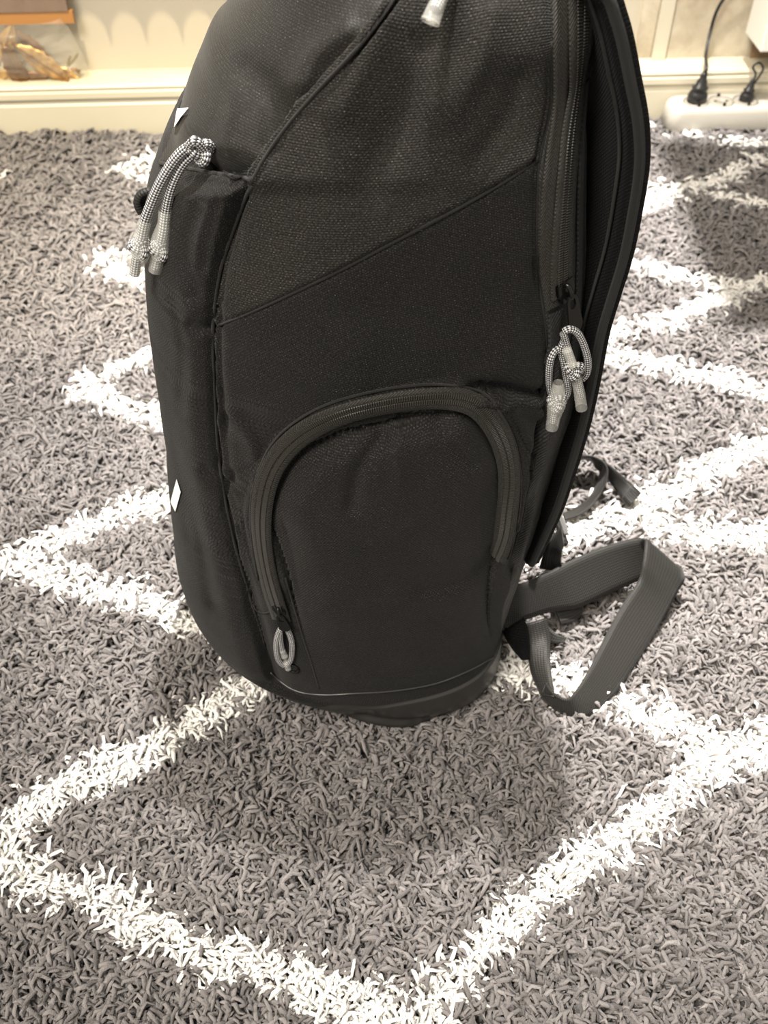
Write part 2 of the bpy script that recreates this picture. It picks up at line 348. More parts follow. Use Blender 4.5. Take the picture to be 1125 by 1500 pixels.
def sculpt(PX, PY, facing, ctg, wr, graze):
    dS, pS = sdist(S_C, PX, PY); 
    dG, pG = sdist(G_C, PX, PY); dD, pD = sdist(D_C, PX, PY)
    # orientation check: point (900,500) must be on the positive side of the gusset and body curves
    if sdist(G_C, np.array([900.]), np.array([500.]))[0][0] < 0: dG = -dG
    if sdist(S_C, np.array([600.]), np.array([500.]))[0][0] < 0: dS = -dS
    if sdist(D_C, np.array([500.]), np.array([600.]))[0][0] < 0: dD = -dD   # positive below the diagonal
    dA, pA = sdist(ARCH+[ARCH[0]], PX, PY, 140); inA = inpoly([tuple(p) for p in smooth_path(ARCH+[ARCH[0]], 120)], PX, PY); dA = np.abs(dA)
    LIPX = [200, 240, 268, 300, 340, 372, 400]; LIPY = [226, 236, 244, 251, 258, 264, 268]
    dl = PY-np.interp(PX, LIPX, LIPY)
    front_side = np.where(facing, dS < 0, ctg < 0); back_side = np.where(facing, dG > 0, ctg > 0)
    # above the lip by height where the vertex turns to the unseen front
    zlip = .462
    isf = facing & (dS < 0)
    below = np.where(facing, dl > 0, zg < .425)
    D = np.zeros(PX.shape)
    low = sm((PY-262)/30)
    fac = facing.astype(float)
    D += fac*(-.0045*np.exp(-(dS/8.5)**2)*low)
    D += fac*isf*low*(.006*sm(-dS/45)+.003*sm(-dS/10))
    D += fac*(dS > 0)*low*.0025*sm(dS/25)*np.exp(-np.abs(dS)/160)
    up = 1-low
    D += fac*up*(dS > 0)*.010*sm(dS/9)*np.exp(-np.abs(dS)/150)
    D += fac*up*(dS <= 0)*(-.005*np.exp(-np.abs(dS)/28))
    D += np.where(facing & isf, np.where(dl > 0, .005*sm(dl/7)*np.exp(-np.maximum(dl, 0)/90), -.011*np.exp(-np.abs(dl)/13)*sm((dl+50)/20)*sm((PX-225)/30)), 0)
    ddn = sm((PX-305)/12)*sm((800-PX)/14)
    D += fac*(-.0022*np.exp(-(dD/3.2)**2)*ddn)
    D += fac*(dD < 0)*(dS > 0)*(dG < 0)*.0016*np.exp(dD/40)*ddn
    D += fac*(-.004*np.exp(-(dG/5)**2))*sm((860-PY)/60)
    D += fac*(dG > 0)*(-.0035*sm(dG/12))
    puff = np.where(inA, sm(dA/55)**.7*.014*np.interp(PY, [600, 700, 850, 1000], [1, 1, .55, .12]), 0)
    puff += np.where(inA, -.003*np.exp(-(dA/6.5)**2), 0)*sm((960-PY)/100)
    puff += np.where(~inA & (dA < 40), .0030*sm((44-dA)/10)*sm(dA/4), 0)*sm((900-PY)/60)
    D += fac*puff
    # soft creases: (curve, depth m, width px)
    for cv, dep, wd in [
        ([(690, 571), (730, 566), (770, 574), (812, 582)], -.006, 9), ([(700, 590), (740, 590), (790, 596)], .003, 12),
        ([(745, 600), (772, 640), (770, 700), (750, 760)], .004, 12), ([(800, 620), (775, 680), (765, 740), (748, 830)], -.004, 10),
        ([(790, 390), (782, 470), (795, 540)], -.0015, 10),
        ([(425, 880), (500, 840), (600, 850), (690, 830)], -.0022, 22), ([(560, 640), (525, 690), (515, 740)], -.0026, 12), ([(590, 625), (585, 670), (600, 720)], .002, 14),
        ([(640, 612), (655, 650), (690, 680)], -.0022, 10), ([(675, 608), (700, 650), (725, 680)], .002, 10), ([(620, 865), (680, 850), (722, 800)], -.0022, 12),
        ([(255, 440), (270, 520), (262, 600)], -.0014, 10), ([(290, 300), (275, 360), (285, 430)], -.0018, 12), ([(320, 300), (305, 350), (300, 390)], -.0015, 10),
        ([(262, 690), (290, 780), (310, 880)], -.002, 10), ([(330, 470), (300, 480), (280, 476)], -.0025, 9), ([(240, 560), (258, 680), (275, 790)], -.0018, 7),
        ([(300, 690), (330, 700), (370, 690)], -.0018, 10), ([(505, 45), (460, 80), (440, 120)], .003, 22), ([(560, 30), (530, 100), (500, 160)], .003, 26),
        ([(620, 70), (580, 180), (540, 260)], -.003, 30), ([(720, 20), (700, 90), (660, 160)], .003, 24), ([(760, 120), (740, 180), (700, 230)], -.0025, 20),
        ([(360, 100), (400, 140), (395, 210)], -.0025, 22), ([(320, 90), (340, 150), (330, 215)], .002, 20), ([(330, 560), (420, 545), (520, 575)], .0012, 26),
        ([(330, 700), (360, 720), (380, 700)], -.0018, 9), ([(340, 610), (370, 660), (375, 720)], .0022, 12)]:
        q, _ = sdist(cv, PX, PY, 24); D += fac*1.4*dep*np.exp(-(q/wd)**2)
    D += wr*.0018*np.interp(zg, [0, .05], [.15, 1])
    D *= np.interp(zg, [0, .03, .08], [0, .35, 1])
    D += np.where(zg < .043, .0016*sm((.043-zg)/.002), 0)
    D = np.where(~facing & (ctg < 0), .009*sm((.425-zg)/.03), D)
    Db = D.copy()
    for _ in range(14): Db = (Db+np.roll(Db, 1, 1)+np.roll(Db, -1, 1)+np.roll(Db, 2, 1)+np.roll(Db, -2, 1))/5
    D = D*graze+Db*(1-graze)
    return D, dS, dG, dD, inA, below
wr = None; D = 0; body = None
for it in range(4):
    ug, vg, ctg, stg = section(zg, tg); far = stg > 0
    base = ug[..., None]*U+vg[..., None]*V; base[..., 2] = zg+.008; NG = gridnormals(base)
    cur = base if it == 0 else base+NG*D[..., None]
    twin = np.where(far[..., None], cur[:, idx], cur); twn = np.where(far[..., None], NG[:, idx], NG)
    PX, PY = proj(twin); facing = ((CAM-twin)*twn).sum(-1) > 0
    if wr is None:
        wr = np.zeros(PX.shape); step = 3
        for i in range(0, NZ, step):
            for j in range(0, NT, step):
                p = twin[i, j]; wr[i:i+step, j:j+step] = noise.fractal(Vector((p[0]*16, p[1]*16, p[2]*12)), .8, 2, 3)
        for _ in range(4): wr = (wr+np.roll(wr, 1, 1)+np.roll(wr, -1, 1))/3; wr[1:-1] = (wr[:-2]+wr[1:-1]+wr[2:])/3
    D, dS, dG, dD, inA, below = sculpt(PX, PY, facing, ctg, wr, sm((nrm(CAM-twin)*twn).sum(-1)/.45))
    D = D*np.where(far, .6, 1.); Dw = D.copy(); wf = sm(1.25-np.abs(tg-np.pi)/.55)
    for _ in range(30): Dw = (Dw+sum(np.roll(Dw, q, 1) for q in (-6, -4, -2, -1, 1, 2, 4, 6)))/9
    D = D*(1-wf)+Dw*wf
    body = base+NG*D[..., None]
    bx, by = proj(body)
    if it < 3:
        for k, z in enumerate(ZK):
            r = int(np.abs(zz-z).argmin()); dpt = 0.62
            a, b = bx[r].argmin(), bx[r].argmax()
            if z > .05: LK[k] += .9*(np.interp(by[r, a], LEFT[:, 0], LEFT[:, 1])-bx[r, a])*(body[r, a, 1]*C_+(H-body[r, a, 2])*S_)/F
            RK[k] += .9*(np.interp(by[r, b], RIGHT[:, 0], RIGHT[:, 1])-bx[r, b])*(body[r, b, 1]*C_+(H-body[r, b, 2])*S_)/F
        LK[3:] = np.convolve(np.r_[LK[2:], LK[-1]], [.2, .6, .2], 'valid')[:len(LK)-3]
print('LK', LK.round(4).tolist()); print('RK', RK.round(4).tolist())
# caps
top = body[-1].mean(0)+[0, 0, .012]; bot = body[0].mean(0)
NV = NZ*NT; BV = np.vstack([body.reshape(-1, 3), top, bot])
ii, jj = np.meshgrid(np.arange(NZ-1), np.arange(NT), indexing='ij'); jn = (jj+1) % NT
FQ = np.stack([ii*NT+jj, ii*NT+jn, (ii+1)*NT+jn, (ii+1)*NT+jj], -1).reshape(-1, 4)
FC = [((NZ-1)*NT+j, (NZ-1)*NT+(j+1) % NT, NV) for j in range(NT)]; FB = [((j+1) % NT, j, NV+1) for j in range(NT)]
# region of each quad
g = lambda a: a[:-1, :].reshape(-1)
reg = np.full((NZ, NT), 'lower_side_panel', dtype='<U20')
reg[facing & (dD < 0)] = 'upper_side_panel'
reg[inA & facing & (zg > .03)] = 'side_pocket'
reg[np.where(facing, dS < 0, ctg < 0) & below] = 'front_pocket'
reg[np.where(facing, dS < 0, ctg < 0) & ~below] = 'top_lid'
reg[np.where(facing, dG > 0, ctg > 0)] = 'zip_gusset'
reg[(ctg > .985**1) & (np.abs(stg) < .35)] = 'back_panel'
reg[(stg > 0) & (reg == 'side_pocket')] = 'side_pocket'
reg[zg < .043] = 'base_panel'
rq = reg[:-1, :].reshape(-1)
# UVs in metres: distance round, height
ringlen = np.cumsum(np.linalg.norm(np.diff(body, axis=1, prepend=body[:, -1:]), axis=2), axis=1)
mid = int(NT*.75); ringlen = ringlen-ringlen[:, mid:mid+1]
hl = np.cumsum(np.linalg.norm(np.diff(body, axis=0, prepend=body[:1]), axis=2), axis=0).mean(1)
UVB = np.stack([ringlen, np.broadcast_to(hl[:, None], ringlen.shape)], -1).reshape(-1, 2); UVB = np.vstack([UVB, [0, .6], [0, 0]])
pack = empty('backpack', (.07, .60, 0), 'large black fabric backpack standing upright on the shaggy rug', 'backpack')
PM = {'lower_side_panel': 'lower', 'upper_side_panel': 'body', 'side_pocket': 'pocket', 'front_pocket': 'lower', 'top_lid': 'lid', 'zip_gusset': 'gusset', 'back_panel': 'mesh', 'base_panel': 'rubber'}
PARTS = {}
allnorm = np.vstack([gridnormals(body).reshape(-1, 3), [0, 0, 1], [0, 0, -1]])
nearq = (stg <= 0)[:-1, :].reshape(-1)
for nm, mk in PM.items():
    sides = (True, False) if nm in ('lower_side_panel', 'upper_side_panel', 'side_pocket', 'zip_gusset') else (None,)
    for sd in sides:
        fs = FQ[(rq == nm) & (nearq == sd if sd is not None else True)].tolist()
        if nm == 'top_lid': fs += [list(q) for q in FC]
        if nm == 'base_panel': fs += [list(q) for q in FB]
        used = sorted({i for q in fs for i in q}); mp = {k: i for i, k in enumerate(used)}
        o = obj(nm, (BV[used], [[mp[i] for i in q] for q in fs], UVB[used]), M[mk], pack)
        o.data.normals_split_custom_set_from_vertices(allnorm[used].tolist())
        if sd is False: o['label'] = nm.replace('_', ' ')+' on the far side of the pack'
        else: PARTS[nm] = o
PARTS['base_panel']['label'] = 'smooth rubbery black base'; PARTS['side_pocket']['label'] = 'bulging rounded side pocket'
bvh = BVHTree.FromPolygons([tuple(p) for p in BV.tolist()], FQ.tolist()+[list(q) for q in FC]+[list(q) for q in FB])
def hit(px, py):
    d = Vector(raydir(px, py)).normalized(); h = bvh.ray_cast(Vector(CAM), d)
    if h[0] is None:  # past the outline: nearest surface point
        for r in (.4, .45, .5, .55, .6, .65, .7):
            pass
        h = bvh.find_nearest(Vector(onv(px, py, .50)))
    p = np.array(h[0]); n_ = np.array(h[1]); 
    if n_@(CAM-p) < 0: n_ = -n_
    return p, n_
def surf(pts, n=60, lift=.0005, smooth=3):
    P = smooth_path(pts, n); h = [hit(*p) for p in P]; p = np.array([a for a, b in h]); q = np.array([b for a, b in h])
    for _ in range(smooth):
        q[1:-1] = (q[:-2]+q[1:-1]+q[2:])/3; p[1:-1] = (p[:-2]+p[1:-1]+p[2:])/3
    q = nrm(q); return p+q*lift, q
def band(pts, w, n=80, th=.0012, lift=.0006, wid=4, a=-.5, b=.5, smooth=6):
    """a tape lying on the surface along an image-traced line; a..b = share of width either side"""
    p, q = surf(pts, n, lift, smooth); q = nrm(q); T = nrm(np.gradient(p, axis=0)); Wd = nrm(np.cross(q, T))
    A = p+Wd*w*a; B = p+Wd*w*b; s = np.linspace(0, 1, wid+1); L = np.r_[0, np.cumsum(np.linalg.norm(np.diff(p, axis=0), axis=1))]
    v = []; uv = []
    for h in (th, 0):
        v.append((A[:, None]*(1-s)[None, :, None]+B[:, None]*s[None, :, None]+q[:, None]*h).reshape(-1, 3))
        uv.append(np.stack(np.broadcast_arrays(s[None, :]*w*(b-a), L[:, None]), -1).reshape(-1, 2))
    m = wid+1; o2 = n*m; f = []
    for i in range(n-1):
        for j in range(wid): f.append((i*m+j, i*m+j+1, (i+1)*m+j+1, (i+1)*m+j))
        f.append((i*m, (i+1)*m, o2+(i+1)*m, o2+i*m)); f.append((i*m+wid, o2+i*m+wid, o2+(i+1)*m+wid, (i+1)*m+wid))
    return np.vstack(v), f, np.vstack(uv)
def piping(name, pts, r, parent=pack, n=90, lift=.0, mat='pipe'):
    p, q = surf(pts, n, lift); return obj(name, tube(p, r, n=n, k=8, sm=False), M[mat], parent)
def teeth(pts, pitch=.0013, w=.0030, gap=.0008, lift=.0018, n=200, smooth=8):
    p, q = surf(pts, n, lift, smooth); L = np.r_[0, np.cumsum(np.linalg.norm(np.diff(p, axis=0), axis=1))]
    k = int(L[-1]/pitch); s = np.linspace(0, L[-1], k)
    P = np.stack([np.interp(s, L, p[:, i]) for i in range(3)], 1); Q = nrm(np.stack([np.interp(s, L, q[:, i]) for i in range(3)], 1))
    T = nrm(np.gradient(P, axis=0)); W_ = nrm(np.cross(Q, T)); ms = []
    for i in range(k):
        for sg in (-1, 1):
            c = P[i]+W_[i]*sg*(gap*.5+w*.5); off = sg*pitch*.25
            ax = np.array([W_[i], T[i], Q[i]]); hx, hy, hz = w*.5, pitch*.34, .0006
            v = np.array([[-hx, -hy, 0], [hx, -hy, 0], [hx, hy, 0], [-hx, hy, 0], [-hx*.8, -hy*.5, hz], [hx*.8, -hy*.5, hz], [hx*.8, hy*.5, hz], [-hx*.8, hy*.5, hz]])
            v[:, 1] += off; ms.append((v@ax+c, [(4, 5, 6, 7), (0, 1, 5, 4), (1, 2, 6, 5), (2, 3, 7, 6), (3, 0, 4, 7)]))
    return join(*ms)
def setup_slider(px, py, dx, dy, parent, sc=1., tab=.013, tabdir=None):
    """zip slider with bridge, hinged pull tab with an eye; returns the position of the eye"""
    p, q = hit(px, py); p2, _ = hit(px+dx, py+dy); T = nrm(p2-p); W_ = nrm(np.cross(q, T)); T = np.cross(W_, q); ax = [W_, T, q]
    poly = np.array([(-.0048, -.0055), (.0048, -.0055), (.0052, -.001), (.0036, .0045), (-.0036, .0045), (-.0052, -.001)])*sc
    s = obj('zipper_slider', join(prism(poly, p+q*.0012, ax, .0009*sc), prism(poly*[.98, .95], p+q*.0034, ax, .0009*sc), box(p+q*.003-T*.003*sc, (.0012*sc, .0012*sc, .0015), ax)), M['metal'], parent, smooth=False)
    B0 = p+q*.0042; br = [B0-T*.0042*sc, B0-T*.0034*sc+q*.002, B0+T*.0005*sc+q*.0032, B0+T*.003*sc+q*.002, B0+T*.0036*sc]
    obj('slider_bridge', tube(br, .0010*sc, n=16, k=8), M['metal'], parent)
    e = B0+T*.0035*sc+q*.0022; td = T if tabdir is None else nrm(np.asarray(tabdir)); tn = nrm(q-td*(q@td)); tw = np.cross(tn, td)
    # pull tab: an outline with a slot
    def lobe(r0, r1, Ln, k=12):
        a = np.linspace(math.pi, 2*math.pi, k); b = np.linspace(0, math.pi, k)
        return np.vstack([np.stack([np.cos(a)*r0, np.sin(a)*r0], 1), np.stack([np.cos(b)*r1, Ln+np.sin(b)*r1], 1)])
    o_ = lobe(.0034*sc, .0044*sc, tab*sc); i_ = lobe(.0017*sc, .0019*sc, .0018*sc); n = len(o_)
    c0 = e+td*.001; vs = []
    for pl, h in ((o_, .0), (o_, .0011), (i_, .0011), (i_, .0)): vs.append(c0+pl[:, :1]*tw+pl[:, 1:]*td+tn*h)
    f = [(k*n+i, k*n+(i+1) % n, ((k+1) % 4)*n+(i+1) % n, ((k+1) % 4)*n+i) for k in range(4) for i in range(n)]
    obj('pull_tab', (np.vstack(vs), f), M['metal'], parent, smooth=False)
    return c0+td*(tab*sc-.0005), td, tn, tw
def cordpath(pts, v, off=.004):
    out = []
    for (x, y) in pts:
        p = onv(x, y, v); d = Vector(raydir(x, y)).normalized(); h = bvh.ray_cast(Vector(CAM), d)
        if h[0] is not None:
            t = (np.array(h[0])-CAM)@np.array(d); tp = (p-CAM)@np.array(d)
            if tp > t-off: p = CAM+np.array(d)*(t-off)
        out.append(p)
    return out
def knot(c, r, parent, ax=None, lab=None, name='cord_knot', mat='cord'):
    """a real overhand lump: cord wound in a trefoil"""
    a = np.linspace(0, 2*np.pi, 60); ax = np.eye(3) if ax is None else np.array(ax)
    P = np.stack([np.sin(a)+2*np.sin(2*a), np.cos(a)-2*np.cos(2*a), -np.sin(3*a)*1.2], 1)*(r/3.1)
    P = P@ax+c; return obj(name, tube(P, r*.46, n=60, k=10, sm=False), M[mat], parent)

# seams and pipings
S_pts = [p for p in S_C if 255 < p[1] < 1010]
piping('pocket_seam', S_pts, .0011, lift=-.0004)
piping('panel_edge_piping', [(585, -15), (555, 30), (515, 80), (470, 128), (425, 180), (390, 228), (368, 268)], .0010, lift=.0002)
piping('diagonal_seam', D_C[1:-1]+[(783, 238)], .0009, lift=.0002)
piping('gusset_seam', [p for p in G_C if -40 < p[1] < 900], .0011, lift=-.0002)
piping('pocket_lip', [(236, 240), (268, 246), (300, 253), (340, 259), (370, 264)], .0013, lift=.0004)
piping('base_seam', [(396, 985), (430, 1010), (470, 1017), (520, 1015), (580, 1011), (640, 1000), (690, 980), (722, 962)], .0008, lift=.0004, mat='rubber')
piping('tape_seam', [(418, 846), (428, 880), (436, 907), (446, 940), (456, 970), (467, 1008)], .0008)
piping('stitched_cord', [(371, 880), (376, 892), (388, 897), (402, 892)], .0007, lift=.0008)

# side pocket zip
ZP = [(414, 905), (406, 885), (395, 845), (387, 800), (383, 760), (386, 720), (400, 678), (425, 645), (470, 615), (520, 597), (575, 586), (625, 580), (668, 580), (702, 592), (726, 622), (742, 664), (746, 710), (743, 765), (730, 815)]
zt = obj('side_pocket_zipper', band(ZP, .0135, 160, lift=.0016, a=-.5, b=.5, smooth=40), M['tape'], pack); zt['label'] = 'arched zip tape round the side pocket'
obj('zipper_teeth', teeth(ZP, lift=.0030, n=160, smooth=40), M['teeth'], zt, smooth=False, kind='stuff')
ZPo = [(x+dx, y+dy) for (x, y), (dx, dy) in zip(ZP[2:], [(-15, 3)]*3+[(-15, 0)]*1+[(-14, -5), (-13, -9), (-10, -13), (-6, -15), (-4, -16), (-2, -16), (3, -15), (9, -14), (14, -9), (16, -4), (15, 0), (14, 0), (12, 4)])]
piping('tape_edge', ZPo, .0009, parent=zt, lift=.0010)
eye, td, tn, tw = setup_slider(412, 888, 6, 16, zt, .95, .010)
pc = hit(416, 950)[0]; vv = float(pc@V)-.003
obj('pull_cord', tube(cordpath([(419, 918), (411, 921), (405, 938), (405, 955), (409, 968), (418, 975), (426, 966), (428, 948), (426, 934), (421, 922), (418, 917)], vv, .0035), .0021, n=70), M['cord'], zt)['label'] = 'black and white braided pull cord'
obj('cord_tail', tube(cordpath([(410, 926), (411, 940), (414, 955)], vv, .006), .0020, n=20), M['cord'], zt)
obj('cord_sheath', join(tube(cordpath([(413, 951), (417, 962)], vv, .006), [.0022, .0026], n=8), tube(cordpath([(418, 969), (422, 980)], vv, .006), [.0024, .0022], n=8)), M['sheath'], zt)
gp, gq = hit(429, 978); gT = nrm(np.cross(gq, [0, 0, 1.])); gax = [gT, np.cross(gq, gT), gq]
gr = obj('grommet', annulus(gp+gq*.0003, gax, .0052, .0034, .0012), M['metal'], pack)
obj('grommet_hole', annulus(gp+gq*.0004, gax, .0034, .0001, .0003), M['dark'], gr)

# main zip and twill tapes on the gusset
ZM = [(850, -60), (850, 0), (848, 60), (842, 120), (833, 190), (827, 260), (822, 330), (820, 390), (820, 432)]
mz = obj('main_zipper', band(ZM, .016, 140, lift=.001, a=-.5, b=.5), M['tape'], pack); mz['label'] = 'long upright zip on the back edge'
obj('zipper_teeth', teeth(ZM, lift=.0024, pitch=.0014, w=.0032), M['teeth'], mz, smooth=False, kind='stuff')
obj('binding_tape', band([(812, 455), (808, 520), (800, 600), (785, 680), (768, 760), (752, 830)], .010, 80), M['bind'], pack)
obj('binding_tape', band([(820, -40), (820, 60), (818, 150), (808, 230), (801, 300), (800, 380), (808, 450)], .009, 100, lift=.0004), M['tape'], pack)
obj('binding_tape', band([(855, 120), (850, 200), (847, 300), (846, 400), (842, 480), (832, 560)], .010, 100, lift=.0006), M['bind'], pack)
eye, td, tn, tw = setup_slider(822, 425, 3, 20, mz, 1.25, .013)
va = float(eye@V)-.004
L1 = obj('pull_cord', tube(cordpath([(826, 486), (834, 482), (846, 488), (855, 505), (861, 528), (859, 548), (848, 556), (840, 545), (836, 525), (830, 505), (825, 488)], va-.002, .004), .0022, n=80), M['cord'], mz); L1['label'] = 'black and white braided pull cord'
L2 = obj('pull_cord', tube(cordpath([(824, 516), (815, 512), (807, 525), (804, 550), (806, 572), (814, 585), (826, 584), (832, 570), (829, 548), (825, 528), (822, 512), (826, 500)], va, .004), .0022, n=80), M['cord'], mz); L2['label'] = 'black and white braided pull cord'
def ax_at(p): 
    d = nrm(p-CAM); x = nrm(np.cross(d, [0, 0, 1.])); return [x, np.cross(x, d), -d]
for (x, y, v_) in ((841, 542, va-.006), (815, 590, va-.004)):
    p = cordpath([(x, y)], v_, .006)[0]; knot(p, .0046, mz, ax_at(p))
obj('cord_sheath', tube(cordpath([(830, 512), (834, 522), (839, 535)], va-.007, .006), .0028, n=16), M['sheath'], mz)
obj('cord_tail', tube(cordpath([(844, 548), (848, 568), (851, 582)], va-.006), .0020, n=16), M['cord'], mz)
obj('cord_sheath', tube(cordpath([(842, 546), (848, 572), (852, 598)], va-.006), [.003, .0034, .0036], n=16, cap=False), M['sheath'], mz)
obj('cord_tail', tube(cordpath([(814, 594), (811, 607), (810, 618)], va-.004), .0022, n=16), M['cord'], mz)
obj('cord_sheath', join(tube(cordpath([(818, 560), (817, 578), (815, 592), (811, 610), (808, 627)], va-.006), [.003, .0045, .0056, .0042, .0038], n=24, cap=False)), M['sheath'], mz)

# front pocket puller: long twin cords with clear sheaths
a0, q0 = hit(312, 243); vf = float(a0@V)-.004
fp = obj('front_pull_cord', join(tube(cordpath([(288, 214), (276, 216), (262, 227), (247, 247), (233, 272), (221, 300), (212, 325), (208, 345), (203, 362), (199, 388), (197, 402)], vf, .005), .0028, n=90, k=12),
    tube(cordpath([(296, 224), (283, 226), (268, 240), (256, 262), (248, 285), (243, 310), (240, 335), (236, 355), (231, 375), (227, 392)], vf+.001, .005), .0028, n=90, k=12)), M['cord'], pack)
fp['label'] = 'two long braided cords hanging from the front pocket zip'
kp = cordpath([(295, 222)], vf-.001, .006)[0]; knot(kp, .0055, fp, ax_at(kp))
kp2 = cordpath([(288, 213)], vf-.001, .006)[0]; obj('cord_knot', tube([kp2+[.004, 0, -.003], kp2+[0, -.003, .004], kp2+[-.004, 0, -.002], kp2+[0, .003, -.006]], .0026, n=24), M['cord'], fp)
obj('pull_wire', tube(cordpath([(300, 230), (308, 239), (317, 248)], vf, .002), .0009, n=14), M['metal'], fp)
for pts, kk in (([(213, 322), (208, 342), (205, 356), (203, 372), (199, 388), (197, 404)], (205, 363)), ([(242, 308), (240, 332), (236, 352), (234, 368), (230, 384), (227, 397)], (234, 366))):
    obj('cord_sheath', tube(cordpath(pts, vf-.001, .005), [.0035, .0036, .0050, .0062, .0042, .0038], n=40, k=14, cap=False), M['sheath'], fp)
    p = cordpath([kk], vf-.001, .006)[0]; knot(p, .0050, fp, ax_at(p))
# small black loop at the front edge
obj('compression_loop', strip([onv(220, 278, .55), onv(205, 284, .55), onv(200, 298, .55), onv(207, 314, .55)], [onv(226, 288, .56), onv(214, 293, .56), onv(210, 302, .56), onv(216, 312, .56)], .004, 20), M['web'], pack)
# cord tip hanging from above, seen at the top edge
tp = [(668, -70), (655, -35), (645, -5), (637, 14), (631, 30)]
tc_ = [hit(x, y)[0]+nrm(CAM-hit(x, y)[0])*o for (x, y), o in zip(tp, (.006, .014, .020, .022, .022))]
tcd = obj('top_pull_cord', tube(tc_[:3]+[tc_[3]], .0026, n=24), M['cord'], pack)
obj('cord_sheath', tube(tc_[1:], [.0034, .0034, .0036, .0042], n=30, k=16, cap=False), M['sheath'], tcd)['label'] = 'clear plastic tube tip'
e_ = tc_[-1]; T_ = nrm(tc_[-1]-tc_[-2]); X_ = nrm(np.cross(T_, [1, 0, 0])); obj('sheath_rim', annulus(e_, [X_, np.cross(T_, X_), T_], .0044, .0022, .001), M['sheath'], tcd)

# white prints on the front, flat on the fabric
def decal(name, poly):
    P = []; n = 5
    a, b, c_, d = [np.array(p, float) for p in poly]; g_ = []
    for i in range(n+1):
        for j in range(n+1):
            s, t = i/n, j/n; q = (a*(1-s)+b*s)*(1-t)+(d*(1-s)+c_*s)*t; p, nn = hit(*q); g_.append(p+nn*.0012)
    f = [(i*(n+1)+j, i*(n+1)+j+1, (i+1)*(n+1)+j+1, (i+1)*(n+1)+j) for i in range(n) for j in range(n)]
    return obj(name, (np.array(g_), f), M['print'], pack)
decal('printed_emblem', [(279, 159), (268, 172), (258, 187), (262, 160)])['label'] = 'white pointed print on the lid'
decal('printed_stripe', [(261, 701), (267, 720), (259, 749), (252, 735)])['label'] = 'white slanted print on the front pocket'

# shoulder straps and webbing
def shoulder(voff, name, lab):
    v0 = NEAR[5]+voff
    edge = [(866, -30), (893, -4), (904, 25), (914, 60), (926, 120), (937, 180), (939, 240), (930, 305), (916, 375), (898, 435), (882, 490), (868, 565), (857, 615), (846, 655), (832, 700), (817, 745), (797, 790), (780, 826)]
    return v0, edge
v0, edge = shoulder(.030, '', '')
E0 = [onv(x, y, v0) for x, y in edge]; dep = np.array(V)*.068
E1 = [p+dep+U*(-.004) for p in E0]
ss = obj('shoulder_strap', strip(E0, E1, .010, 110, 10, bulge=.0035), M['mesh'], pack); ss['label'] = 'padded black shoulder strap'
obj('strap_binding', tube([p-U*.001 for p in E0], .0030, n=110, k=10), M['bind'], ss)
obj('strap_seam', tube([p+V*.010-U*.0080 for p in E0], .0011, n=110, k=6), M['pipe'], ss)
off2 = V*.15-U*.055
ss2 = obj('shoulder_strap', strip([p+off2-U*.01 for p in E0], [p+off2-U*.01 for p in E1], .010, 80, 8, bulge=.003), M['mesh'], pack); ss2['label'] = 'padded black shoulder strap on the far side'

Z = onz
# big webbing loop at lower right
up1 = [Z(742, 842, .075), Z(759, 855, .070), Z(798, 841, .066), Z(836, 821, .064), Z(882, 802, .066), Z(929, 789, .070), Z(946, 790, .072)]
lo1 = [Z(735, 920, .040), Z(792, 900, .036), Z(822, 894, .034), Z(850, 889, .033), Z(900, 866, .034), Z(948, 846, .037), Z(998, 836, .040)]
wl = obj('webbing_loop', strip(up1, lo1, .0016, 60, 6), M['web'], pack); wl['label'] = 'wide black webbing loop lying on the rug'
inn = [Z(946, 789, .073), Z(942, 825, .062), Z(935, 852, .050), Z(910, 889, .042), Z(893, 920, .038), Z(879, 948, .036), Z(864, 979, .036), Z(848, 1006, .036), Z(832, 1024, .036), Z(812, 1016, .036), Z(800, 1000, .038)]
out = [Z(1000, 836, .040), Z(1002, 850, .036), Z(993, 866, .032), Z(972, 904, .024), Z(957, 930, .022), Z(944, 951, .020), Z(920, 988, .018), Z(896, 1021, .016), Z(856, 1052, .015), Z(822, 1044, .015), Z(792, 1022, .018)]
obj('webbing_return', strip(inn, out, .0016, 90, 6), M['web'], wl)
# straps coming down from the pack to the loop
obj('lower_strap', strip([Z(768, 915, .05), Z(772, 950, .035), Z(778, 985, .026), Z(792, 1018, .022)], [Z(800, 905, .052), Z(806, 935, .04), Z(806, 975, .036), Z(812, 1022, .034)], .0018, 40), M['web'], pack)
obj('lower_strap', strip([Z(736, 925, .05), Z(742, 938, .045), Z(752, 952, .035), Z(764, 966, .03)], [Z(768, 905, .06), Z(774, 925, .05), Z(776, 945, .04), Z(776, 965, .032)], .004, 30, bulge=.003), M['mesh'], pack)
obj('webbing_tail', strip([Z(800, 915, .03), Z(815, 928, .026), Z(830, 934, .022)], [Z(792, 930, .02), Z(806, 942, .02), Z(826, 942, .02)], .0016, 20), M['web'], pack)
obj('webbing_tail', strip([Z(812, 892, .03), Z(832, 886, .028), Z(850, 880, .026)], [Z(822, 915, .022), Z(840, 910, .02), Z(852, 898, .02)], .0025, 20), M['web'], pack)
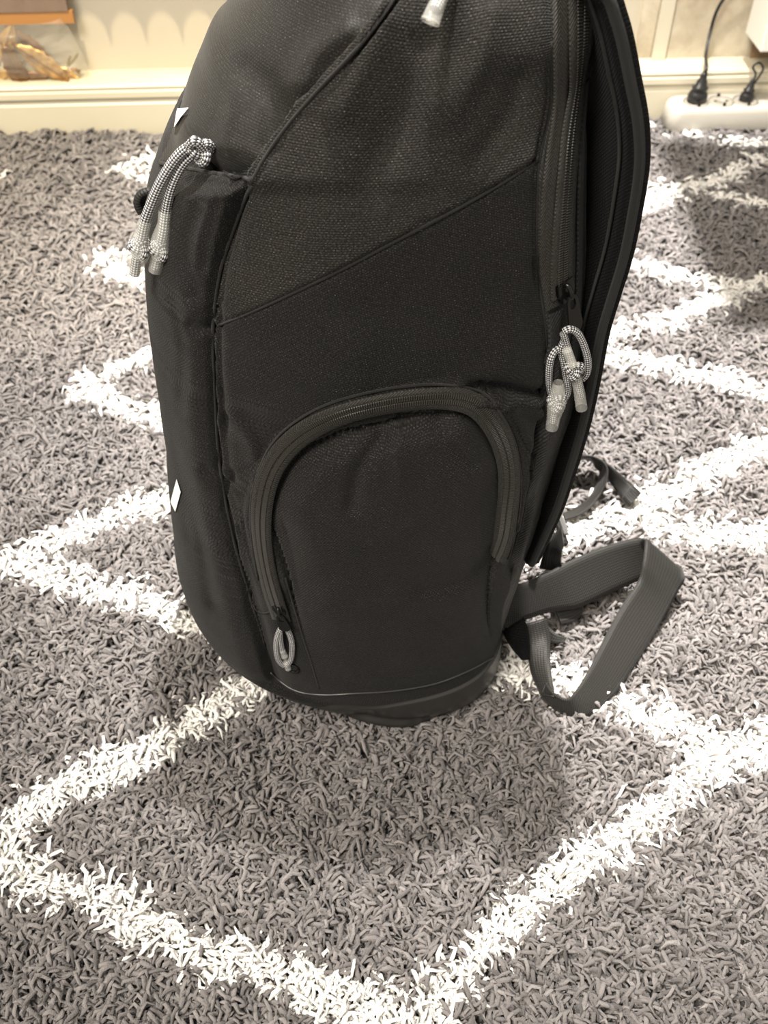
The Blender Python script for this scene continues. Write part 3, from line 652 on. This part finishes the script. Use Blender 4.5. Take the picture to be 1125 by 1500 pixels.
# ladder lock buckle with its webbing under the shoulder strap
bw = obj('adjuster_webbing', strip([Z(822, 770, .10), Z(806, 790, .085), Z(796, 810, .07), Z(790, 832, .055)], [Z(826, 800, .085), Z(822, 812, .078), Z(822, 825, .065), Z(828, 838, .05)], .0018, 30), M['web'], pack)
bc = onz(812, 790, .080)+V*.012; bax = [nrm(U*.9+np.array([0, 0, -.35])), nrm(V), nrm(np.cross(nrm(U*.9+np.array([0, 0, -.35])), V))]
bk = obj('strap_buckle', join(box(bc+bax[0]*.010, (.0022, .016, .0022), bax, .0008), box(bc-bax[0]*.010, (.0022, .016, .0022), bax, .0008), box(bc+bax[1]*.015, (.011, .0022, .0022), bax, .0008), box(bc-bax[1]*.015, (.011, .0022, .0022), bax, .0008), box(bc, (.0018, .014, .0018), bax, .0006)), M['plastic'], pack)
bk['label'] = 'black plastic strap adjuster buckle'
p1, p2 = onz(815, 752, .10), onz(826, 784, .08)
obj('reflective_tab', strip([p1, (p1+p2)/2, p2], [p1+U*.004, (p1+p2)/2+U*.005, p2+U*.004], .0015, 12), MT('grey_glossy_plastic', (.3, .3, .3, 1), .15).m, pack)
obj('strap_end_tab', strip([onz(783, 800, .10), onz(779, 816, .09), onz(776, 828, .085)], [onz(795, 795, .10), onz(790, 812, .09), onz(786, 826, .085)], .004, 14), M['plastic'], pack)
# far webbing lying on the rug behind
fw = obj('far_webbing', strip([Z(836, 674, .03), Z(860, 673, .030), Z(876, 682, .026), Z(878, 697, .024), Z(868, 722, .02), Z(850, 740, .02), Z(824, 753, .02)], [Z(836, 671, .05), Z(864, 668, .052), Z(887, 680, .05), Z(889, 702, .04), Z(876, 730, .026), Z(854, 752, .022), Z(828, 762, .02)], .0016, 60), M['web'], pack)
fw['label'] = 'thin webbing curling onto the rug behind the pack'
obj('far_webbing', strip([Z(866, 668, .05), Z(884, 676, .048), Z(905, 692, .04), Z(922, 706, .03), Z(938, 723, .024)], [Z(872, 684, .03), Z(888, 698, .026), Z(902, 718, .022), Z(912, 732, .02), Z(921, 742, .018)], .0018, 40), M['web'], fw)
obj('webbing_hem', strip([Z(926, 710, .033), Z(932, 716, .03), Z(938, 723, .026)], [Z(911, 730, .024), Z(915, 736, .022), Z(921, 742, .020)], .005, 12), M['web'], fw)

# ------------------------------------------------------------------ power strip, plugs, cables
pz = onwall(978, 170, WY-.05)
PW = np.array([1, WSL, 0]); PW = nrm(PW); PD = np.array([-PW[1], PW[0], 0]); PZ = np.array([0, 0, 1.])
pl = onwall(977, 165, WY-.045)[0]; L_ = .185; pcx = pl+L_/2
pcn = np.array([pcx, WY-.030+WSL*pcx, .0]); 
ps = empty('power_strip', pcn.tolist(), 'white three-socket power strip lying on the rug against the baseboard', 'power strip')
def loftbox(c, hx, hy, z0, z1, r, taper=.9, n=9):
    """rounded housing: stacked rounded-rectangle rings"""
    rows = [(z0, .96), (z0+.003, 1.), (z1-.008, taper+.03), (z1-.002, taper), (z1, taper-.05)]; vs = []; m = 0
    for z, s in rows:
        ring = []
        for (cx, cy, a0) in ((1, 1, 0), (-1, 1, 90), (-1, -1, 180), (1, -1, 270)):
            for a in np.linspace(math.radians(a0), math.radians(a0+90), n): ring.append((cx*(hx*s-r)+r*math.cos(a), cy*(hy*s-r)+r*math.sin(a)))
        m = len(ring)
        for x, y in ring: vs.append(c+PW*x+PD*y+PZ*z)
    f = [(k*m+i, k*m+(i+1) % m, (k+1)*m+(i+1) % m, (k+1)*m+i) for k in range(len(rows)-1) for i in range(m)]
    f += [tuple(range(m))[::-1], tuple(range((len(rows)-1)*m, len(rows)*m))]
    return np.array(vs), f
ZT = .046
obj('housing', loftbox(pcn, L_/2, .027, .012, ZT, .016, .93), M['white_plastic'], ps)
socks = []
for px_, py_ in ((1016, 142), (1053, 142), (1089, 142)):
    q = onz(px_, py_, ZT); q = np.array([q[0], pcn[1]+WSL*(q[0]-pcn[0]), ZT]); socks.append(q)
    sk = obj('socket', join(annulus(q, [PW, PD, PZ], .0195, .0172, .0012), annulus(q+PZ*.0002, [PW, PD, PZ], .0172, .0001, .0002)), M['socket_shade'], ps)
    [obj('socket_hole', annulus(q+PW*s*.0085+PZ*.0006, [PW, PD, PZ], .0024, .0001, .0002, 12), M['dark'], sk) for s in (-1, 1)]
    [obj('earth_clip', box(q+PD*s*.0155+PZ*.002, (.002, .0012, .003), [PW, PD, PZ]), M['metal'], sk) for s in (-1, 1)]
def plug(q, name, lab, top, s=1., lean=(0, 0)):
    e = empty(name, q.tolist(), lab, 'power plug')
    ax_ = nrm(PZ+PW*lean[0]+PD*lean[1]); x = nrm(np.cross(PD, ax_)); y = np.cross(ax_, x)
    rows = [(.0, .0150), (.008, .0158), (.014, .0140), (.018, .0105), (.020, .0125), (.023, .0125), (.025, .0092), (.032, .0080), (.035, .0058), (.042, .0050), (.045, .0040)]
    k = 18; a = np.linspace(0, 2*np.pi, k, endpoint=False); vs = []
    for z, r in rows:
        for t in a: vs.append(q+PZ*.0012+ax_*z*s+x*r*s*math.cos(t)+y*r*s*.8*math.sin(t))
    f = [(i*k+j, i*k+(j+1) % k, (i+1)*k+(j+1) % k, (i+1)*k+j) for i in range(len(rows)-1) for j in range(k)]+[tuple(range(k))[::-1], tuple(range((len(rows)-1)*k, len(rows)*k))]
    obj('plug_body', (np.array(vs), f), M['plastic'], e)
    return q+ax_*.043*s, e
t1, e1 = plug(socks[0], 'power_plug', 'larger black plug in the left socket of the power strip', None, .95, (.08, 0))
def aw(px, py, o=WB-.02): return onwall(px, py, o)
o = obj('cable', tube([t1, t1+PZ*.010+PW*.001, aw(1034, 80, WB-.045), aw(1041, 45), aw(1050, 16), aw(1064, -6), aw(1090, -30), aw(1130, -55)], .0024, n=80), M['plastic'], e1)
t2, e2 = plug(socks[2], 'power_plug', 'small black plug in the right socket of the power strip', None, .68, (.10, 0))
obj('cable', tube([t2, t2+PZ*.010+PW*.002, aw(1103, 98, WY-.03), aw(1112, 92, WY-.03), aw(1118, 100, WY-.03), aw(1112, 112, WY-.03), aw(1102, 126, WY-.03), aw(1100, 134, WY-.034)], .0016, n=70), M['plastic'], e2)

# white carton hanging furniture corner top right and cardboard
q0 = aw(1100, 60, WB-.05)
cb = tag(obj('wall_cabinet', box((q0[0]+.12+.0, q0[1], q0[2]+.14), (.12, .035, .14), [PW, PD, PZ], .003), M['desk'], smooth=False, origin=(q0[0]+.12, q0[1], q0[2])), 'white box unit on the wall at the upper right corner', 'cabinet')
q1 = aw(1100, 72, WB-.012)
tag(obj('cardboard_flap', join(prism([(0, 0), (.10, 0), (.10, -.075), (.004, -.045)], q1+PZ*.012, [PW, PZ, PD], .003), prism([(.006, -.050), (.09, -.030), (.09, -.085), (.004, -.070)], q1+PZ*.004-PD*.012, [PW, PZ, PD], .003)), M['brown'], smooth=False, origin=q1), 'brown cardboard flaps below the white box unit', 'cardboard')
# desk over the right-hand side of the rug (added outside the frame to cast the shade)
dk = empty('desk', (.95, 1.25, 0), 'white desk added out of view to shade the right of the rug', 'desk')
obj('unseen_desk_top', box((.90, 1.13, .70), (.59, .16, .012), None, .002), M['desk'], dk, smooth=False)
for sx, sy in ((1.45, 1.0), (1.45, 1.26), (1.0, 1.0), (1.0, 1.26)): obj('leg', box((sx, sy, .344), (.018, .018, .344), None, .002), M['desk'], dk, smooth=False)
# radiator added above the frame, its lower edge shaped to shade the wall in arches
rx0, rx1 = onwall(60, 50, WB)[0]-.05, onwall(300, 50, WB)[0]+.25
rd = empty('unseen_radiator', (float((rx0+rx1)/2), WY, 0), 'cream radiator with a scalloped lower edge, added out of view to shade the wall', 'unseen_radiator')
per = .0475; nn = int((rx1-rx0)/per); pts = []
x = rx0
for i in range(nn):
    for k in range(12):
        t = k/12; pts.append((x+i*per+t*per, .285+.045*math.sqrt(max(0, 1-(2*t-1)**2))**.9))
pts.append((rx0+nn*per, .285))
poly = pts+[(pts[-1][0], .62), (rx0, .62)]
ov = [wpt(a, b, WB-.07) for a, b in poly]+[wpt(a, b, WB-.066) for a, b in poly]; n = len(poly)
obj('front_panel', (ov, [tuple(range(n))[::-1], tuple(range(n, 2*n))]+[(i, (i+1) % n, n+(i+1) % n, n+i) for i in range(n)]), M['rad'], rd, smooth=False)
obj('back_panel', wallbox(rx0, pts[-1][0], WB-.03, WB-.012, .32, .60), M['rad'], rd, smooth=False)
for xx in (rx0+.06, rx0+nn*per-.06): obj('bracket', wallbox(xx-.01, xx+.01, WB-.07, WB, .45, .48), M['rad'], rd, smooth=False)

# ------------------------------------------------------------------ plastic bag with leaf ornaments on the ledge
bz = .082
def bp(px, py, o): return onwall(px, py, o)
BO = WY+.024
bag = empty('plastic_bag', wpt(bp(40, 130, BO)[0], bz, BO).tolist(), 'clear plastic bag of bronze leaves on the baseboard ledge', 'bag')
bx0, bx1 = bp(-90, 130, BO)[0], bp(133, 120, BO)[0]; bh0, bh1 = bz+.001, bp(60, 30, BO)[2]
nu, nvv = 46, 34; vs = []; uvs = []
for sgn in (-1, 1):
    for i in range(nu+1):
        for j in range(nvv+1):
            s, t = i/nu, j/nvv; x = bx0+(bx1-bx0)*s-(.02*t**1.6 if s > .5 else 0)*(s-.5)*2
            z = bh0+(bh1-bh0)*t; rr = min(1, 4.5*min(s, 1-s)); r2 = min(1, 5*t)*(1-.75*t**2)
            th = .019*math.sqrt(max(0, 1-(1-rr)**2))*math.sqrt(max(0, 1-(1-min(1, r2))**2))
            cr = .0035*noise.noise(Vector((x*60, z*60+sgn*9, 1.)))+.002*noise.noise(Vector((x*150, z*150, sgn*3.)))
            edge_ = 1 if 0 < s < 1 else 0
            vs.append(wpt(x, z+(.004*(1-rr)**2), BO+sgn*max(.0002, th+cr*edge_*min(1, 4*(1-t)+.2)*min(1, 8*t))))
m = (nu+1)*(nvv+1); f = []
for sgn in (0, 1):
    for i in range(nu):
        for j in range(nvv):
            a = sgn*m+i*(nvv+1)+j; f.append((a, a+nvv+1, a+nvv+2, a+1))
obj('bag_film', (vs, f), M['film'], bag)
hx1 = bp(104, 20, BO)[0]; hx0 = bx0-.0
zo0, zo1, zo2 = bp(50, 34, BO)[2], bp(50, 16, BO)[2], bp(50, -60, BO)[2]
obj('orange_strip', wallbox(hx0, hx1+.003, BO-.0035, BO+.0035, zo0, zo1), M['orange'], bag, smooth=False)
obj('header_card', wallbox(hx0, hx1-.002, BO-.005, BO+.005, zo1, zo2), M['header'], bag, smooth=False)
def leaf(c, L, W_, ang, tilt, mat, lab):
    """curved leaf with raised midrib and side veins, lying against the film"""
    n, k = 14, 8; vs = []; ax_ = np.array([math.cos(ang), 0, math.sin(ang)]); ay = np.array([-math.sin(ang), 0, math.cos(ang)]); az = -PD
    for i in range(n+1):
        s = i/n; wv = W_*math.sin(math.pi*min(1, s*.96+.02))**.8*(1+.12*math.sin(s*34))
        for j in range(k+1):
            t = j/k*2-1; h = .0025*(1-abs(t))+.0010*math.cos((s*9-abs(t)*2.4)*2*math.pi)*abs(t)+tilt*s*s*L*.4
            vs.append(c+ax_*(s-.5)*L+ay*t*wv/2+az*h)
    f = [(i*(k+1)+j, (i+1)*(k+1)+j, (i+1)*(k+1)+j+1, i*(k+1)+j+1) for i in range(n) for j in range(k)]
    e = empty('leaf_ornament', np.asarray(c).tolist(), lab, 'decorative leaf', 'bronze leaves in the plastic bag')
    o = obj('leaf_blade', (vs, f), mat, e); so = o.modifiers.new('t', 'SOLIDIFY'); so.thickness = .0006
    r = np.array([c+ax_*(s-.5)*L*1.0+az*(.0032+tilt*s*s*L*.4) for s in np.linspace(-.12, 1, 12)]); obj('leaf_stem', tube(r, [.0011, .0004], n=16, k=6), M['bronze'], e)
for (px_, py_, L, W_, a, tl, mk, off, lab) in [
    (62, 92, .075, .026, -38, .05, 'gold', -.006, 'large golden veined leaf in the middle of the bag'),
    (22, 100, .060, .026, -75, .1, 'bronze', -.004, 'dark bronze leaf low at the left of the bag'),
    (10, 62, .055, .020, 60, .0, 'gold', .002, 'golden leaf at the upper left of the bag'),
    (40, 118, .060, .022, 12, .0, 'bronze', -.001, 'bronze leaf lying flat at the bottom of the bag'),
    (92, 108, .046, .018, -14, .1, 'gold', .003, 'small golden leaf at the right end of the bag'),
    (44, 62, .055, .014, -40, .1, 'bronze', .005, 'slim dark leaf crossing the top of the bag'),
    (2, 118, .050, .024, 30, .1, 'gold', .004, 'golden leaf at the bottom left corner of the bag'),
    (-30, 95, .060, .026, 80, .1, 'gold', .0, 'golden leaf past the left end of the view')]:
    leaf(bp(px_, py_, BO+off), L*1.1, W_*1.15, math.radians(a), tl, M[mk], lab)
tw_ = empty('twig', bp(108, 98, BO).tolist(), 'short olive twig with dark tips at the right end of the bag', 'twig')
obj('twig_branch', join(tube([bp(100, 96, BO), bp(108, 88, BO), bp(114, 79, BO)], [.0022, .0016], n=10, k=7), tube([bp(100, 96, BO), bp(101, 88, BO), bp(103, 82, BO)], [.002, .0014], n=10, k=7)), M['twig'], tw_)
obj('twig_berry', join(tube([bp(104, 100, BO), bp(112, 103, BO), bp(117, 106, BO)], [.0016, .003], n=10, k=7)), M['bronze'], tw_)

# ------------------------------------------------------------------ shag rug
rug = empty('shag_rug', (0, .78, 0), 'grey shaggy rug with a white diamond trellis pattern', 'rug')
RX, RY0 = .93, .04
def ryl(x): return WY-.002+WSL*x
v = [(-RX, RY0, 0), (RX, RY0, 0), (RX, ryl(RX), 0), (-RX, ryl(-RX), 0)]; v += [(a, b, -.011) for a, b, _ in v]
v = [(a, b, c_+.002) for a, b, c_ in v]
obj('rug_backing', (v, [(0, 1, 2, 3), (7, 6, 5, 4), (0, 4, 5, 1), (1, 5, 6, 2), (2, 6, 7, 3), (3, 7, 4, 0)]), M['backing'], rug, smooth=False)
LINES = [([(-160, 1215), (-20, 1245), (60, 1290), (170, 1322), (270, 1378), (400, 1425), (520, 1476), (605, 1500), (680, 1580)], 30),
    ([(600, 1505), (650, 1440), (700, 1390), (770, 1330), (830, 1280), (920, 1215), (1010, 1150), (1065, 1100), (1180, 1035)], 29),
    ([(-160, 1290), (-20, 1238), (60, 1178), (180, 1120), (290, 1050), (380, 1003), (470, 960), (560, 920)], 28),
    ([(560, 925), (660, 960), (740, 978), (870, 1015), (960, 1048), (1060, 1082), (1200, 1120)], 28),
    ([(10, 825), (100, 782), (180, 752), (250, 732), (340, 700)], 28), ([(-120, 790), (10, 826), (100, 850), (180, 872), (280, 905), (340, 930)], 28),
    ([(120, 573), (150, 552), (225, 522), (300, 500)], 29), ([(118, 575), (160, 592), (240, 612), (300, 630)], 29),
    ([(150, 385), (215, 365), (300, 350)], 27), ([(150, 385), (215, 415), (300, 430)], 27), ([(178, 250), (255, 228), (330, 215)], 25), ([(178, 250), (215, 258), (300, 282)], 22),
    ([(-90, 240), (-30, 248), (6, 256)], 22), ([(6, 256), (-60, 275)], 20),
    ([(760, 815), (800, 800), (880, 765), (960, 728), (1030, 692), (1125, 652), (1220, 620)], 34), ([(880, 760), (975, 772), (1050, 782), (1200, 800)], 40),
    ([(820, 508), (882, 524), (961, 536), (1022, 551), (1125, 576), (1200, 592)], 33), ([(850, 498), (889, 489), (950, 473), (1004, 459), (1058, 444), (1078, 428)], 32),
    ([(900, 386), (968, 396), (1010, 405), (1078, 428)], 32), ([(1078, 430), (1100, 420), (1180, 390)], 24),
    ([(880, 258), (932, 270), (979, 276), (1004, 282), (1051, 288), (1090, 297), (1180, 305)], 25), ([(979, 279), (1051, 266), (1090, 248), (1125, 229), (1200, 205)], 25),
    ([(880, 196), (943, 190), (986, 190), (1015, 198), (1062, 206), (1200, 220)], 19), ([(900, 320), (935, 304), (979, 280)], 32)]
def pattern(x, y):
    """distance (m) beyond the edge of the nearest white line: negative inside"""
    best = np.full(x.shape, 9.)
    for pts, wmm in LINES:
        P = np.array([onz(a, b, .012)[:2] for a, b in pts]); P = smooth_path(P, 30)
        for i in range(len(P)-1):
            a, b = P[i], P[i+1]; d = b-a; t = np.clip(((x-a[0])*d[0]+(y-a[1])*d[1])/(d@d+1e-12), 0, 1)
            q = np.hypot(x-a[0]-t*d[0], y-a[1]-t*d[1])-wmm*.0005; best = np.minimum(best, q)
    return best
def field(x, y, s, seed):
    """smooth random field from summed sines"""
    r = np.random.default_rng(seed); o = np.zeros(x.shape)
    for k in range(14):
        a = r.uniform(0, 2*np.pi); fr = s*r.uniform(.5, 1.6); o += np.sin((x*math.cos(a)+y*math.sin(a))*fr+r.uniform(0, 6.28))
    return o/math.sqrt(7)
def strands():
    xs, ys = [], []
    y = RY0+.12
    while y < 1.56:
        dens = np.interp(y, [.2, .7, 1.1, 1.5], [112000, 88000, 48000, 32000]); pit = 1/math.sqrt(dens); hw = .25+.345*y
        x = np.arange(-hw, hw, pit); xs.append(x+rng.uniform(-.6, .6, len(x))*pit); ys.append(y+rng.uniform(-.6, .6, len(x))*pit); y += pit
    x = np.concatenate(xs); y = np.concatenate(ys); k = y < ryl(x)-.004; x, y = x[k], y[k]
    # keep clear of the pack's footprint
    fu = x*U[0]+y*U[1]; fv = x*V[0]+y*V[1]
    fp_ = base[3]; c0 = np.array([fp_[:, 0].mean(), fp_[:, 1].mean()]); aa = np.arctan2(y-c0[1], x-c0[0]); rr = np.hypot(x-c0[0], y-c0[1])
    bb = base[1]; ba = np.arctan2(bb[:, 1]-c0[1], bb[:, 0]-c0[0]); br = np.hypot(bb[:, 0]-c0[0], bb[:, 1]-c0[1]); o_ = np.argsort(ba); R0 = np.interp(aa, ba[o_], br[o_], period=2*np.pi)
    k = rr > R0-.002; x, y, cl = x[k], y[k], (rr-R0)[k]
    # power strip footprint
    k = ~((np.abs((x-pcn[0])) < L_/2-.004) & (np.abs(y-pcn[1]-WSL*(x-pcn[0])) < .022)); return x[k], y[k], cl[k]
sx, sy, scl = strands(); NS = len(sx)
sc_far = np.interp(sy, [.3, .7, 1.5], [1., 1.12, 1.6])
phi = field(sx, sy, 90, 3)*1.5+field(sx, sy, 260, 4)*1.6+rng.normal(0, .5, NS)
hgt = np.clip(.0115+field(sx, sy, 230, 5)*.0022+field(sx, sy, 60, 8)*.0016+rng.normal(0, .0018, NS), .0045, .021)*np.interp(scl, [0, .008, .02], [.45, .8, 1.])
ln = rng.uniform(.010, .020, NS)*sc_far; curl = rng.normal(0, 2.3, NS); rad = rng.uniform(.00115, .0018, NS)*sc_far
tilt = rng.uniform(0, 1, NS); KR = 5; tpar = np.linspace(0, 1, KR); centre = np.zeros((NS, KR, 3))
ang = phi[:, None]+curl[:, None]*tpar[None, :]+rng.normal(0, .55, (NS, KR)); hor = np.where(tpar < .25, tpar*.35, (tpar-.16))
ds = np.diff(np.r_[0, np.array([.0, .12, .40, .70, 1.0])]); hx = np.cumsum(np.cos(ang)*ds[None, :], 1)*ln[:, None]; hy = np.cumsum(np.sin(ang)*ds[None, :], 1)*ln[:, None]
zp = np.array([.05, .70, 1.0, .98, .70])[None, :]+rng.normal(0, .10, (NS, KR))*np.array([0, .5, 1, 1.2, 1.4])[None, :]
centre[..., 0] = sx[:, None]+hx; centre[..., 1] = sy[:, None]+hy; centre[..., 2] = np.maximum(hgt[:, None]*zp, .0006)
centre[..., 1] = np.minimum(centre[..., 1], ryl(centre[..., 0])-.002)
T = nrm(np.gradient(centre, axis=1)); A_ = nrm(np.cross(T, np.array([.01, .02, 1.]))); B_ = np.cross(A_, T); KS = 3
rp = np.array([.75, 1.0, 1.1, 1.05, .42]); a = np.linspace(0, 2*np.pi, KS, endpoint=False)+.78
ring = A_[:, :, None]*np.cos(a)[None, None, :, None]+B_[:, :, None]*np.sin(a)[None, None, :, None]
vert = (centre[:, :, None]+ring*(rad[:, None]*rp[None, :])[:, :, None, None]).reshape(-1, 3)
vert -= np.array(rug.location)
loc = []
for i in range(KR-1):
    for j in range(KS): loc.append((i*KS+j, i*KS+(j+1) % KS, (i+1)*KS+(j+1) % KS, (i+1)*KS+j))
loc = np.array(loc)
mid_ = centre[:, 2]; pt = pattern(sx, sy); white = pt+rng.normal(0, .0028, NS)+field(sx, sy, 90, 11)*.0022 < 0
def pile_mesh(name, mask, colour, var):
    k = np.where(mask)[0]; per_ = KR*KS; vv_ = vert.reshape(NS, per_, 3)[k].reshape(-1, 3)
    ff = (loc[None]+(np.arange(len(k))*per_)[:, None, None]).reshape(-1)
    me = bpy.data.meshes.new(name); nf = len(k)*len(loc); me.vertices.add(len(vv_)); me.vertices.foreach_set('co', vv_.astype(np.float32).ravel())
    me.loops.add(nf*4); me.loops.foreach_set('vertex_index', ff.astype(np.int32)); me.polygons.add(nf)
    me.polygons.foreach_set('loop_start', np.arange(0, nf*4, 4, dtype=np.int32)); me.polygons.foreach_set('loop_total', np.full(nf, 4, dtype=np.int32))
    me.update(calc_edges=True); me.polygons.foreach_set('use_smooth', np.ones(nf, bool))
    c_ = me.color_attributes.new('Col', 'FLOAT_COLOR', 'POINT'); tv = 1+rng.normal(0, var, len(k)); cc = np.ones((len(k), per_, 4)); cc[..., :3] = np.array(colour)[None, None]*tv[:, None, None]
    c_.data.foreach_set('color', np.clip(cc, 0, 1).astype(np.float32).ravel())
    me.materials.append(M['pile']); o = bpy.data.objects.new(name, me); COL.objects.link(o); o.parent = rug; o['kind'] = 'stuff'; return o
pile_mesh('grey_pile', ~white, (.190, .174, .168), .22)
pile_mesh('white_pile', white, (.92, .90, .85), .04)
print('strands', NS, 'tris', NS*len(loc)*2, flush=True)
